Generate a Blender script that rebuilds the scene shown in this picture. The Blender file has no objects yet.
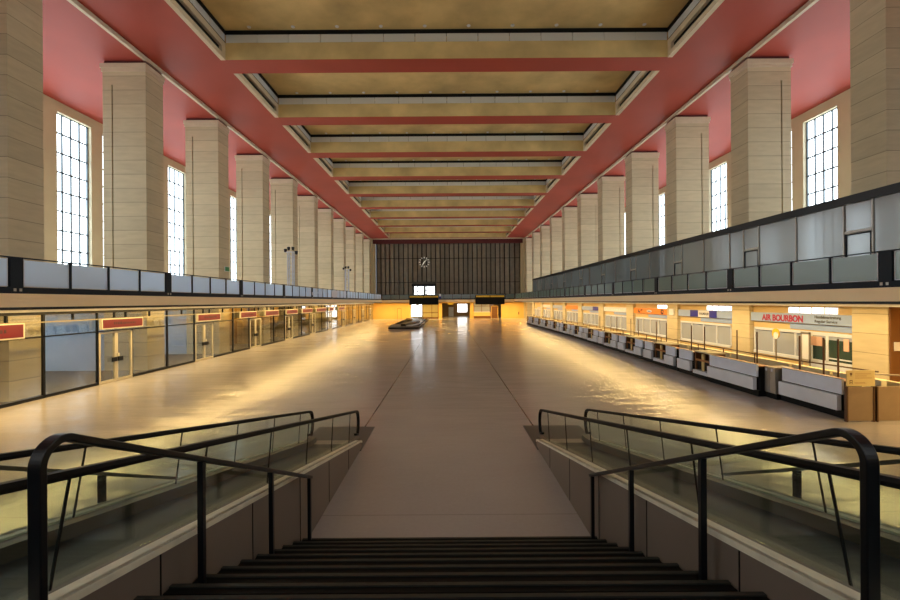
import bpy, math, random
from mathutils import Matrix, Vector
random.seed(7)
sc = bpy.context.scene
COL = sc.collection

# ------------------------------------------------------------------ camera, world, lights, exposure
H = 3.6                      # eye height above the hall floor
cam_d = bpy.data.cameras.new('camera'); cam = bpy.data.objects.new('camera', cam_d); COL.objects.link(cam)
cam_d.sensor_width = 36; cam_d.lens = 430 / 900 * 36
cam_d.shift_x = 1.8 / 900; cam_d.shift_y = 1.3 / 900
cam_d.clip_start = 0.05; cam_d.clip_end = 400
cam.matrix_world = Matrix.Translation((0, 0, H)) @ Matrix.Rotation(math.pi/2, 4, 'X') @ Matrix.Rotation(-0.0068, 4, 'Z')
sc.camera = cam
sc.view_settings.view_transform = 'Standard'; sc.view_settings.look = 'None'
sc.view_settings.gamma = 1; sc.view_settings.use_curve_mapping = False
sc.view_settings.exposure = 0.28
w = bpy.data.worlds.new('world'); sc.world = w; w.use_nodes = True
w.node_tree.nodes['Background'].inputs[0].default_value = (.75, .87, 1, 1)
w.node_tree.nodes['Background'].inputs[1].default_value = 0.6
sc.cycles.max_bounces = 8; sc.cycles.diffuse_bounces = 5; sc.cycles.glossy_bounces = 3
sc.cycles.transparent_max_bounces = 24; sc.cycles.transmission_bounces = 4
sc.cycles.sample_clamp_indirect = 4; sc.cycles.caustics_reflective = False; sc.cycles.caustics_refractive = False

WINDOW_L = 4.2
COFFER_FILL_P = 50
def area(name, loc, rot, sx, sy, power, col):
    d = bpy.data.lights.new(name, 'AREA'); d.shape = 'RECTANGLE'; d.size = sx; d.size_y = sy
    d.energy = power; d.color = col
    o = bpy.data.objects.new(name, d); COL.objects.link(o); o.location = loc; o.rotation_euler = rot
    return o
WARM = (1.0, .67, .25)
for s in (-1, 1):
    # lamps recessed in the soffit under the balconies, and unseen fill added on the balcony floors
    area('soffit_lamps', (s*14.4, 49, 3.40), (0, 0, 0), .25, 76, 2300, WARM)
    area('soffit_lamps_near', (s*14.4, 5, 3.40), (0, 0, 0), .25, 18, 420, WARM)
    area('balcony_fill', (s*21, 48, 4.02), (math.pi, s*-0.15, 0), 2, 78, 650, (.93, .97, 1))
    area('shop_column_fill', (s*15.72, 49, 3.40), (0, 0, 0), .12, 76, 700 if s < 0 else 70, WARM)  # warm fill added behind the shopfront glass to brighten the columns
area('far_soffit_lamps', (0, 86.6, 3.40), (0, 0, 0), 29, .5, 1300, (1, .62, .18))
area('rear_fill', (0, -5.5, 9.5), (math.radians(90), 0, 0), 26, 8, 650, (.9, .95, 1))  # unseen fill light added behind the camera

# ------------------------------------------------------------------ materials
def new_mat(name):
    m = bpy.data.materials.new(name); m.use_nodes = True
    nt = m.node_tree; b = nt.nodes['Principled BSDF']
    return m, nt, b
def lin(c): return tuple(((v/255+.055)/1.055)**2.4 if v > 10 else v/255/12.92 for v in c)
def plain(name, rgb, rough=.6, metal=0, emit=0, var=0.06, scale=3.0, bump=0.0, spec=.5):
    m, nt, b = new_mat(name); c = lin(rgb)
    tc = nt.nodes.new('ShaderNodeTexCoord'); n = nt.nodes.new('ShaderNodeTexNoise')
    n.inputs['Scale'].default_value = scale; n.inputs['Detail'].default_value = 5
    nt.links.new(tc.outputs['Object'], n.inputs['Vector'])
    r = nt.nodes.new('ShaderNodeValToRGB')
    r.color_ramp.elements[0].position = .3; r.color_ramp.elements[1].position = .7
    r.color_ramp.elements[0].color = tuple(v*(1-var) for v in c) + (1,)
    r.color_ramp.elements[1].color = tuple(min(1, v*(1+var)) for v in c) + (1,)
    nt.links.new(n.outputs['Fac'], r.inputs['Fac']); nt.links.new(r.outputs['Color'], b.inputs['Base Color'])
    b.inputs['Roughness'].default_value = rough; b.inputs['Metallic'].default_value = metal
    b.inputs['Specular IOR Level'].default_value = spec
    if emit:
        b.inputs['Emission Color'].default_value = c + (1,); b.inputs['Emission Strength'].default_value = emit
    if bump:
        bp = nt.nodes.new('ShaderNodeBump'); bp.inputs['Strength'].default_value = bump
        nt.links.new(n.outputs['Fac'], bp.inputs['Height']); nt.links.new(bp.outputs['Normal'], b.inputs['Normal'])
    return m
def mth(nt, op, a, b=None, c=None):
    n = nt.nodes.new('ShaderNodeMath'); n.operation = op
    for i, v in enumerate((a, b, c)):
        if v is None: continue
        if isinstance(v, (int, float)): n.inputs[i].default_value = v
        else: nt.links.new(v, n.inputs[i])
    return n.outputs[0]
def stone(name, rgb, course=.75, blk=1.35, joint_dark=.55):
    m, nt, b = new_mat(name); c = lin(rgb)
    g = nt.nodes.new('ShaderNodeNewGeometry'); sx = nt.nodes.new('ShaderNodeSeparateXYZ')
    nt.links.new(g.outputs['Position'], sx.inputs[0])
    zc = mth(nt, 'DIVIDE', sx.outputs['Z'], course)
    fz = mth(nt, 'FRACT', zc); row = mth(nt, 'FLOOR', zc)
    hz = mth(nt, 'LESS_THAN', fz, .035)
    n1 = nt.nodes.new('ShaderNodeTexWhiteNoise'); n1.noise_dimensions = '2D'
    cb = nt.nodes.new('ShaderNodeCombineXYZ')
    nt.links.new(row, cb.inputs[0])
    yb = mth(nt, 'FLOOR', mth(nt, 'DIVIDE', sx.outputs['Y'], 3.6)); nt.links.new(yb, cb.inputs[1])
    nt.links.new(cb.outputs[0], n1.inputs['Vector'])
    nz = nt.nodes.new('ShaderNodeTexNoise'); nz.inputs['Scale'].default_value = 1.2; nz.inputs['Detail'].default_value = 8
    mp = nt.nodes.new('ShaderNodeMapping'); mp.inputs['Scale'].default_value = (1, 1, 5)
    nt.links.new(g.outputs['Position'], mp.inputs['Vector']); nt.links.new(mp.outputs[0], nz.inputs['Vector'])
    v = mth(nt, 'ADD', mth(nt, 'MULTIPLY', n1.outputs['Value'], .16), mth(nt, 'MULTIPLY', nz.outputs['Fac'], .35))
    v = mth(nt, 'ADD', v, .72)
    v = mth(nt, 'MULTIPLY', v, mth(nt, 'SUBTRACT', 1, mth(nt, 'MULTIPLY', hz, 1-joint_dark)))
    vm = nt.nodes.new('ShaderNodeVectorMath'); vm.operation = 'SCALE'
    vm.inputs[0].default_value = c; nt.links.new(v, vm.inputs['Scale'])
    nt.links.new(vm.outputs[0], b.inputs['Base Color']); b.inputs['Roughness'].default_value = .55
    bp = nt.nodes.new('ShaderNodeBump'); bp.inputs['Strength'].default_value = .25; bp.inputs['Distance'].default_value = .03
    nt.links.new(v, bp.inputs['Height']); nt.links.new(bp.outputs['Normal'], b.inputs['Normal'])
    return m
def glassy(name, tint, gloss=.1, rough=.03, base_gloss=0.0):
    m = bpy.data.materials.new(name); m.use_nodes = True; nt = m.node_tree; nt.nodes.clear()
    out = nt.nodes.new('ShaderNodeOutputMaterial'); mx = nt.nodes.new('ShaderNodeMixShader')
    tr = nt.nodes.new('ShaderNodeBsdfTransparent'); tr.inputs[0].default_value = lin(tint) + (1,)
    gl = nt.nodes.new('ShaderNodeBsdfGlossy'); gl.inputs['Roughness'].default_value = rough
    fr = nt.nodes.new('ShaderNodeFresnel'); fr.inputs['IOR'].default_value = 1.45
    nt.links.new(mth(nt, 'MINIMUM', mth(nt, 'ADD', fr.outputs[0], base_gloss), gloss), mx.inputs[0])
    nt.links.new(tr.outputs[0], mx.inputs[1]); nt.links.new(gl.outputs[0], mx.inputs[2]); nt.links.new(mx.outputs[0], out.inputs[0])
    return m
def frosted(name, rgb, transl=.5, gloss=.12, rough=.25, clear=0.0):
    m = bpy.data.materials.new(name); m.use_nodes = True; nt = m.node_tree; nt.nodes.clear()
    out = nt.nodes.new('ShaderNodeOutputMaterial')
    d = nt.nodes.new('ShaderNodeBsdfDiffuse'); t = nt.nodes.new('ShaderNodeBsdfTranslucent'); g = nt.nodes.new('ShaderNodeBsdfGlossy')
    for n in (d, t): n.inputs['Color'].default_value = lin(rgb) + (1,)
    g.inputs['Roughness'].default_value = rough
    m1 = nt.nodes.new('ShaderNodeMixShader'); m1.inputs[0].default_value = transl
    nt.links.new(d.outputs[0], m1.inputs[1]); nt.links.new(t.outputs[0], m1.inputs[2])
    m2 = nt.nodes.new('ShaderNodeMixShader'); m2.inputs[0].default_value = gloss
    nt.links.new(m1.outputs[0], m2.inputs[1]); nt.links.new(g.outputs[0], m2.inputs[2])
    last = m2
    if clear:
        tr = nt.nodes.new('ShaderNodeBsdfTransparent'); m3 = nt.nodes.new('ShaderNodeMixShader'); m3.inputs[0].default_value = clear
        nt.links.new(m2.outputs[0], m3.inputs[1]); nt.links.new(tr.outputs[0], m3.inputs[2]); last = m3
    nt.links.new(last.outputs[0], out.inputs[0])
    return m
def floor_mat():
    m, nt, b = new_mat('hall_floor')
    g = nt.nodes.new('ShaderNodeNewGeometry'); sx = nt.nodes.new('ShaderNodeSeparateXYZ')
    nt.links.new(g.outputs['Position'], sx.inputs[0])
    ax = mth(nt, 'ABSOLUTE', mth(nt, 'SUBTRACT', sx.outputs['X'], .0))
    j1 = mth(nt, 'LESS_THAN', mth(nt, 'ABSOLUTE', mth(nt, 'SUBTRACT', ax, 2.42)), .022)
    fy = mth(nt, 'FRACT', mth(nt, 'DIVIDE', sx.outputs['Y'], 7.24))
    j2 = mth(nt, 'MULTIPLY', mth(nt, 'LESS_THAN', fy, .004), .25)
    j = mth(nt, 'MAXIMUM', j1, j2)
    n = nt.nodes.new('ShaderNodeTexNoise'); n.inputs['Scale'].default_value = .35; n.inputs['Detail'].default_value = 8
    nt.links.new(g.outputs['Position'], n.inputs['Vector'])
    n2 = nt.nodes.new('ShaderNodeTexNoise'); n2.inputs['Scale'].default_value = 14; n2.inputs['Detail'].default_value = 3
    nt.links.new(g.outputs['Position'], n2.inputs['Vector'])
    v = mth(nt, 'ADD', mth(nt, 'MULTIPLY', n.outputs['Fac'], .28), mth(nt, 'MULTIPLY', n2.outputs['Fac'], .12))
    v = mth(nt, 'MULTIPLY', mth(nt, 'ADD', v, .80), mth(nt, 'SUBTRACT', 1, mth(nt, 'MULTIPLY', j, .75)))
    vm = nt.nodes.new('ShaderNodeVectorMath'); vm.operation = 'SCALE'
    vm.inputs[0].default_value = lin((178, 172, 168)); nt.links.new(v, vm.inputs['Scale'])
    nt.links.new(vm.outputs[0], b.inputs['Base Color'])
    n3 = nt.nodes.new('ShaderNodeTexNoise'); n3.inputs['Scale'].default_value = 1.3; n3.inputs['Detail'].default_value = 4
    mp = nt.nodes.new('ShaderNodeMapping'); mp.inputs['Scale'].default_value = (.35, 1, 1)
    nt.links.new(g.outputs['Position'], mp.inputs['Vector']); nt.links.new(mp.outputs[0], n3.inputs['Vector'])
    nt.links.new(mth(nt, 'ADD', mth(nt, 'MULTIPLY', n3.outputs['Fac'], .16), .10), b.inputs['Roughness'])
    bp = nt.nodes.new('ShaderNodeBump'); bp.inputs['Strength'].default_value = 1.0; bp.inputs['Distance'].default_value = .03
    nt.links.new(n3.outputs['Fac'], bp.inputs['Height']); nt.links.new(bp.outputs['Normal'], b.inputs['Normal'])
    b.inputs['Specular IOR Level'].default_value = .55
    return m
def pane_mat(name, strength, col=(.80, .93, 1.0)):
    m, nt, b = new_mat(name)
    b.inputs['Base Color'].default_value = (.6, .65, .7, 1); b.inputs['Roughness'].default_value = .3
    n = nt.nodes.new('ShaderNodeTexNoise'); n.inputs['Scale'].default_value = .6; n.inputs['Detail'].default_value = 2
    g = nt.nodes.new('ShaderNodeNewGeometry'); nt.links.new(g.outputs['Position'], n.inputs['Vector'])
    b.inputs['Emission Color'].default_value = col + (1,)
    nt.links.new(mth(nt, 'MULTIPLY', mth(nt, 'ADD', n.outputs['Fac'], .5), strength), b.inputs['Emission Strength'])
    return m

M = dict(
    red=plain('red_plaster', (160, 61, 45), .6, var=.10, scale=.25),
    dark_red=plain('dark_red_paint_and_shade', (84, 16, 16), .6),
    tan=plain('stained_tan_plaster', (200, 176, 122), .7, var=.26, scale=.45),
    beam=plain('tan_beam_paint', (172, 146, 96), .7, var=.06, scale=.6),
    cream=plain('cream_paint', (200, 190, 158), .6, var=.04, scale=.8),
    stone=stone('travertine_courses', (198, 184, 150)),
    lime=plain('limestone_lip', (205, 188, 160), .6, var=.07, scale=2),
    wall=plain('warm_wall_plaster', (205, 176, 124), .6, var=.05, scale=.7),
    winbar=plain('grey_window_bar', (84, 96, 104), .5),
    plate=plain('dark_grey_plate', (66, 66, 68), .4),
    conduit=plain('dull_beige_conduit', (138, 128, 104), .6),
    fascia=plain('cream_fascia_paint', (250, 228, 186), .6, var=.03, scale=.8),
    ochre=plain('ochre_wall_paint', (232, 190, 104), .55, var=.05, scale=.5),
    floor=floor_mat(),
    carpet=plain('dark_blue_grey_carpet', (34, 40, 50), .9, var=.1, scale=8),
    bluewall=plain('pale_blue_grey_paint', (160, 178, 196), .7, var=.04),
    wood=plain('brown_veneer', (150, 120, 76), .5, var=.12, scale=1.2),
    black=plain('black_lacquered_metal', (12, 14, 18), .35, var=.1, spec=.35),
    navy=plain('blue_black_metal', (8, 20, 32), .45, var=.1, spec=.2),
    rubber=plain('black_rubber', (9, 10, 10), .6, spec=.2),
    step=plain('black_studded_rubber', (7, 8, 7), .6, var=.2, spec=.2, scale=30),
    nosing=plain('step_nosing_highlight', (40, 42, 38), .45, var=.2, scale=12),  # lighter strip paints the highlight along each step edge
    cladding=plain('taupe_panel_cladding', (120, 108, 98), .45, var=.08, scale=.8),
    stringer=plain('scuffed_aluminium_strip', (232, 228, 208), .45, var=.14, scale=4),
    belt=plain('dark_walkway_belt', (30, 36, 38), .5, var=.15, scale=2),
    skirt=plain('brown_grey_skirt', (74, 68, 58), .4, var=.1, scale=2),
    steel=plain('brushed_steel', (165, 158, 148), .35, metal=.7, var=.08, scale=2),
    white=plain('white_metal_frame', (208, 214, 226), .4, var=.03),
    offwhite=plain('cream_metal_frame', (196, 188, 166), .4, var=.03),
    bluepanel=plain('pale_blue_laminate', (222, 232, 250), .4, var=.04, scale=2),
    greypanel=plain('pale_grey_laminate', (224, 230, 240), .4, var=.04, scale=2),
    bronze=plain('bronze_tube', (92, 66, 44), .35, metal=.5, var=.1),
    orange_wood=plain('orange_brown_top', (176, 116, 58), .45, var=.12, scale=2),
    bluegrey=plain('blue_grey_sign', (150, 170, 210), .35, var=.03),
    signred=plain('red_sign_face', (88, 8, 18), .5, var=.05),
    signtext=plain('dull_dark_red_lettering', (46, 20, 22), .5),
    red_letter=plain('crimson_lettering', (160, 10, 60), .5),
    dark_letter=plain('dark_grey_lettering', (70, 74, 82), .5),
    blue=plain('royal_blue_sign', (14, 14, 140), .4),
    orange=plain('orange_sign_face', (220, 128, 30), .4),
    signwhite=plain('white_sign_face', (214, 214, 220), .4, var=.02),
    clockwhite=plain('clock_white_added_glow', (235, 235, 225), .4, var=.02, emit=.15),  # small glow added to brighten the clock bars and hands
    yellow=plain('yellow_header_strip', (214, 176, 50), .4),
    blind=plain('pale_window_blind', (160, 168, 184), .25, var=.05, scale=.6, spec=.8),
    greenglass=plain('dark_green_glass', (44, 66, 62), .15, var=.08, spec=.8),
    salmon=plain('salmon_reflection', (216, 176, 156), .4),  # colour of the reflections painted on the booth glass
    curtain=plain('grey_curtain_cloth', (150, 143, 130), .8, var=.10, scale=1.1),
    curtain2=plain('dark_curtain_cloth', (134, 128, 116), .8, var=.10, scale=1.1),
    tan_board=plain('brown_fibreboard', (146, 122, 90), .5, var=.06),
    notice=plain('yellowed_notice_board', (222, 198, 130), .5, var=.03),
    brown_tex=plain('dark_brown_panel', (112, 72, 32), .5, var=.05),
    green=plain('green_exit_sign', (30, 130, 60), .4),
    pane=pane_mat('daylit_frosted_pane', WINDOW_L),
    pane_low=pane_mat('daylit_low_pane', 3.2, (.62, .82, 1.0)),
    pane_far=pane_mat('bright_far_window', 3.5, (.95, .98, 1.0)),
    cove=frosted('milky_cove_glass', (236, 240, 240), .3, .2),
    rail_glass_left=frosted('frosted_blue_white_glass', (226, 240, 255), .6, .12, .2),
    rail_glass_right=frosted('frosted_grey_green_glass', (138, 164, 156), .5, .14, .2),
    rail_glass_far=frosted('frosted_dark_glass', (110, 128, 128), .5, .14, .2),
    screen=frosted('grey_screen_glass', (132, 142, 144), .45, .28, .12, clear=.12),
    glass=glassy('clear_shop_glass', (250, 252, 252), .5),
    walkglass=glassy('balustrade_glass', (243, 249, 246), .09),
    leaf_glass=glassy('door_glass', (248, 249, 247), .5),
)

# ------------------------------------------------------------------ mesh helpers
class MB:
    def __init__(s): s.v = []; s.f = []
    def box(s, x0, x1, y0, y1, z0, z1):
        if x0 > x1: x0, x1 = x1, x0
        if y0 > y1: y0, y1 = y1, y0
        i = len(s.v)
        s.v += [(x, y, z) for z in (z0, z1) for y in (y0, y1) for x in (x0, x1)]
        s.f += [tuple(i+k for k in q) for q in ((0,2,3,1),(4,5,7,6),(0,1,5,4),(2,6,7,3),(0,4,6,2),(1,3,7,5))]
        return s
    def quad(s, *p):
        i = len(s.v); s.v += list(p); s.f.append(tuple(range(i, i+len(p)))); return s
    def prism(s, pts, lo, hi, axis='x'):
        """extrude a closed outline along an axis; pts are pairs in the other two axes"""
        i = len(s.v); n = len(pts)
        for a in (lo, hi):
            for p, q in pts:
                s.v.append({'x': (a, p, q), 'y': (p, a, q), 'z': (p, q, a)}[axis])
        s.f.append(tuple(range(i, i+n))[::-1]); s.f.append(tuple(range(i+n, i+2*n)))
        for k in range(n):
            l = (k+1) % n; s.f.append((i+k, i+l, i+n+l, i+n+k))
        return s
    def sweep(s, path, prof):
        """sweep a closed profile (pairs: side, normal) along a 3D path"""
        n = len(prof); i = len(s.v); P = [Vector(p) for p in path]
        side0 = None
        for k, p in enumerate(P):
            t = (P[min(k+1, len(P)-1)] - P[max(k-1, 0)]).normalized()
            if side0 is None:
                side0 = Vector((1, 0, 0)) if abs(t.x) < .9 else Vector((0, 1, 0))
            side = (side0 - t*side0.dot(t)).normalized(); side0 = side
            up = side.cross(t)
            for a, b in prof: s.v.append(tuple(p + side*a + up*b))
        for k in range(len(P)-1):
            for q in range(n):
                r = (q+1) % n; a = i+k*n
                s.f.append((a+q, a+r, a+n+r, a+n+q))
        s.f.append(tuple(range(i, i+n))); s.f.append(tuple(range(i+(len(P)-1)*n, i+len(P)*n))[::-1])
        return s
    def tube(s, a, b, r, n=8):
        return s.sweep([a, b], [(r*math.cos(2*math.pi*k/n), r*math.sin(2*math.pi*k/n)) for k in range(n)])
    def lathe(s, prof, cx, cy, n=16):
        i = len(s.v)
        for r, z in prof:
            for k in range(n): s.v.append((cx+r*math.cos(2*math.pi*k/n), cy+r*math.sin(2*math.pi*k/n), z))
        for j in range(len(prof)-1):
            for k in range(n):
                l = (k+1) % n; s.f.append((i+j*n+k, i+j*n+l, i+(j+1)*n+l, i+(j+1)*n+k))
        s.f.append(tuple(range(i, i+n))[::-1]); s.f.append(tuple(range(i+(len(prof)-1)*n, i+len(prof)*n)))
        return s
    def build(s, name, mat, parent=None, off=None):
        if parent is not None and off is None: off = WORLD.get(parent.name, Vector())
        if off is None: off = Vector()
        me = bpy.data.meshes.new(name); me.from_pydata([tuple(Vector(v)-off) for v in s.v], [], s.f)
        me.materials.append(mat); me.update()
        import bmesh
        bm = bmesh.new(); bm.from_mesh(me); bmesh.ops.recalc_face_normals(bm, faces=bm.faces); bm.to_mesh(me); bm.free()
        o = bpy.data.objects.new(name, me); COL.objects.link(o)
        if parent: o.parent = parent; WORLD[o.name] = WORLD.get(parent.name, Vector())
        else: o.location = off; WORLD[o.name] = off
        return o
WORLD = {}
def box(name, mat, parent, *b): return MB().box(*b).build(name, mat, parent)
def bbox(name, mat, parent, b, w=.01, seg=2):
    o = MB().box(*b).build(name, mat, parent)
    m = o.modifiers.new('bevel', 'BEVEL'); m.width = w; m.segments = seg
    return o
def tag(o, label, cat, group=None):
    o['label'] = label; o['category'] = cat
    if group: o['group'] = group
    return o
def thing(name, loc, label, cat, group=None):
    o = bpy.data.objects.new(name, None); COL.objects.link(o); o.location = loc; o.empty_display_size = .2
    WORLD[o.name] = Vector(loc)
    return tag(o, label, cat, group)
def struct(o): o['kind'] = 'structure'; return o
def sempty(name, loc):
    o = bpy.data.objects.new(name, None); COL.objects.link(o); o.location = loc; WORLD[o.name] = Vector(loc)
    return struct(o)
def dup(root, delta, label, group=None):
    r = root.copy(); COL.objects.link(r); r.location = Vector(root.location) + Vector(delta); r['label'] = label
    if group: r['group'] = group
    WORLD[r.name] = Vector(r.location)
    for ch in list(root.children):
        c = ch.copy(); COL.objects.link(c); c.parent = r
        for g in list(ch.children):
            d = g.copy(); COL.objects.link(d); d.parent = c
    return r
def text(name, body, mat, parent, loc, rot, size, ext=.01, sx=1.0, bold=0.0, align='LEFT'):
    cu = bpy.data.curves.new(name, 'FONT'); cu.body = body; cu.size = size; cu.extrude = ext; cu.offset = bold; cu.align_x = align
    t = bpy.data.objects.new(name, cu); COL.objects.link(t)
    bpy.context.view_layer.update()
    me = bpy.data.meshes.new_from_object(t.evaluated_get(bpy.context.evaluated_depsgraph_get()))
    bpy.data.objects.remove(t); bpy.data.curves.remove(cu)
    o = bpy.data.objects.new(name, me); COL.objects.link(o); me.materials.clear(); me.materials.append(mat)
    o.parent = parent; o.location = Vector(loc) - WORLD.get(parent.name, Vector()); o.rotation_euler = rot; o.scale = (sx, 1, 1)
    WORLD[o.name] = WORLD.get(parent.name, Vector())
    return o
ORD = ['first', 'second', 'third', 'fourth', 'fifth', 'sixth', 'seventh', 'eighth', 'ninth', 'tenth', 'eleventh', 'twelfth',
       'thirteenth', 'fourteenth', 'fifteenth', 'sixteenth', 'seventeenth', 'eighteenth', 'nineteenth', 'twentieth']

# ------------------------------------------------------------------ dimensions
P = 7.24; XC = 16.1; XW = 24.95; YF = 89.7; YB = -6.0
ZC = 16.8; ZA = 16.6; XS = 15.5; XB = 13.35
colY = [15.75 + P*k for k in range(11)]

# ------------------------------------------------------------------ shell
o = MB().box(-XW, XW, YB, 110, -.3, 0).build('floor', M['floor']); struct(o)
# ceiling: red soffit pierced by the coffers
ceil = sempty('ceiling', (0, 0, ZC))
cof = []                                   # (near edge, far edge)
e = 23.4 - 7.3*3
while e < 89.5: cof.append((e - 7.3 + 1.37, e)); e += 7.3
cof = [(a, b) for a, b in cof if b > 0]
CX = 12.03
mb = MB()
for s in (-1, 1): mb.box(s*CX, s*XC, YB, YF+3, ZC, ZC+.012)
edges = [YB] + [v for c in cof for v in c] + [YF+3]
for a, b in zip(edges[0::2], edges[1::2]):
    mb.box(-CX, CX, a, b, ZC, ZC+.012)
mb.build('soffit', M['red'], ceil)
mb = MB()
for s in (-1, 1): mb.box(s*(XC+.0), s*(XW+.3), YB, YF+3, ZA, ZA+.25)
mb.build('aisle_soffit', M['red'], ceil)
for a, b in cof:
    c = MB()
    z1 = ZC+.94; zt = ZC+1.62
    # end beams (tan faces) and top plate
    c.box(-CX-.25, CX+.25, b, b+.3, ZC+.012, z1); c.box(-CX-.25, CX+.25, a-.3, a, ZC+.012, z1)
    c.box(-CX-1, CX+1, a-.6, b+.6, zt, zt+.2)
    k = c.build('coffer', M['tan'], ceil)
    l = MB()
    for s in (-1, 1):
        l.box(s*CX, s*(CX+.25), a, b, ZC-.004, ZC+.24)
        l.box(s*CX, s*(CX+.25), a, b, ZC+.60, z1)
        l.box(s*CX, s*(CX+.25), b-.35, b, ZC+.24, ZC+.60); l.box(s*CX, s*(CX+.25), a, a+.35, ZC+.24, ZC+.60)
    l.build('lip', M['lime'], k)
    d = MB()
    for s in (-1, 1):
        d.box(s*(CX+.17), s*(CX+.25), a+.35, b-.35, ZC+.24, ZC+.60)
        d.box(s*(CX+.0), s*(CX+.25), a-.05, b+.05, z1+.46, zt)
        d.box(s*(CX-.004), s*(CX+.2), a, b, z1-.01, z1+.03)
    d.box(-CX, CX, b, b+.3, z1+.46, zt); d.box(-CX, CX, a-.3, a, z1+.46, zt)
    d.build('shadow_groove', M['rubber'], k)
    g = MB(); n = 14; wdt = 2*CX/n
    for i in range(n):
        x0 = -CX+i*wdt+.015; x1 = -CX+(i+1)*wdt-.015
        g.box(x0, x1, b+.03, b+.1, z1, z1+.46); g.box(x0, x1, a-.1, a-.03, z1, z1+.46)
    n = 4; wd = (b-a)/n
    for i in range(n):
        for s in (-1, 1): g.box(s*(CX+.03), s*(CX+.1), a+i*wd+.015, a+(i+1)*wd-.015, z1, z1+.46)
    g.build('cove_panel', M['cove'], k)
    if a < 50:
        for i in range(10):
            x = -10.6+i*2.36; MB().lathe([(.09, zt-.05), (.11, zt-.01)], x, b-.3, 8).build('ceiling_spot', M['signwhite'], k)
    area('coffer_fill', (0, a-.02, z1+.3), (math.radians(82), 0, 0), 2*CX-1, .25, COFFER_FILL_P, (1, .96, .84))  # hidden fill added to brighten the coffer, faces away from the camera
for i, s in enumerate((-1, 1)):
    o = MB().box(s*(XC-.06), s*(XC+.12), YB, YF, ZA-.02, ZC-.02).build('trim_%d' % (i+1), M['lime']); struct(o)
o = MB().box(-XC, XC, YF-.25, YF, ZA-.02, ZC-.02).build('trim_3', M['lime']); struct(o)

# side walls with window openings: piers and spandrels
wys = [27.55 + 3.64*k for k in range(-4, 17)]
WZ0, WZ1 = 4.6, 15.95
nwin = 0
for s, nm in ((-1, 'wall_left'), (1, 'wall_right')):
    mb = MB(); X0, X1 = s*XW, s*(XW+.5)
    mb.box(X0, X1, YB, YF+3, WZ1, ZA+.2); mb.box(X0, X1, YB, YF+3, 3.1, WZ0); mb.box(X0, X1, YB, YF+3, 0, .9)
    ys = [YB] + [v for y in wys for v in (y-.05, y+2.6)] + [YF+3]
    for a, b in zip(ys[0::2], ys[1::2]): mb.box(X0, X1, a, b, 0.9, WZ1)
    struct(mb.build(nm, M['cream']))
    for y in wys:
        nwin += 1
        f = MB(); XG = s*(XW+.30)
        ww = 2.65; rows = 9; rh = (WZ1-WZ0)/rows
        f.box(s*(XW+.22), s*(XW+.38), y-.05, y+.02, WZ0, WZ1); f.box(s*(XW+.22), s*(XW+.38), y+ww-.12, y+ww-.05, WZ0, WZ1)
        for r in range(rows+1): f.box(s*(XW+.25), s*(XW+.33), y-.05, y+ww-.05, WZ0+r*rh-.045, WZ0+r*rh+.045)
        for q in range(1, 4): f.box(s*(XW+.25), s*(XW+.33), y-.05+q*ww/4-.04, y-.05+q*ww/4+.04, WZ0, WZ1)
        wo = struct(f.build('window_%d' % nwin, M['winbar']))
        MB().box(s*(XW+.34), s*(XW+.36), y-.05, y+ww-.05, WZ0, WZ1).build('pane', M['pane'], wo)
        MB().box(s*(XW+.34), s*(XW+.36), y-.05, y+ww-.05, .9, 3.1).build('lower_pane', M['pane_low'] if s < 0 else M['pane_low'], wo)
struct(MB().box(-XW, XW, YB-.4, YB, 0, ZC+.2).build('wall_back', M['cream']))

# ------------------------------------------------------------------ columns
def make_column(s, y, label):
    x0, x1 = s*XC, s*(XC+2.3); y1 = y+1.4
    t = thing('stone_column', (s*(XC+1.15), y+.7, 0), label, 'column', 'stone columns along the %s side' % ('left' if s < 0 else 'right'))
    m = MB().box(x0, s*(XC+1.76), y, y1, 0, 15.3).box(s*(XC+1.83), x1, y, y1, 0, 15.3).box(s*(XC+1.75), s*(XC+1.84), y+.12, y1-.12, 0, 15.3)
    m.box(x0, x1, y, y1, 15.3, 16.0)
    m.build('shaft', M['stone'], t)
    c = MB().box(x0-s*.03, x1+s*.05, y-.04, y1+.04, 16.0, 16.18).box(x0-s*.06, x1+s*.09, y-.08, y1+.08, 16.18, 16.42)
    c.build('capital', M['lime'], t)
    box('shaded_neck', M['dark_red'], t, x0+s*.05, x1-s*.05, y+.05, y1-.05, 16.42, ZA)  # dark red stands for the shade in the gap above the capital
    return t
cols = {}
for s, side in ((-1, 'left'), (1, 'right')):
    for k, y in enumerate(colY[:11]):
        desc = {0: 'nearest tall square travertine column on the %s, cut off by the picture edge' % side,
                10: 'last travertine column on the %s, touching the far curtain wall' % side}.get(k,
                'tall square travertine column, %s from the camera on the %s side' % (ORD[k], side))
        if k == 0: cols[s] = make_column(s, y, desc)
        else: dup(cols[s], (0, P*k, 0), desc)

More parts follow.
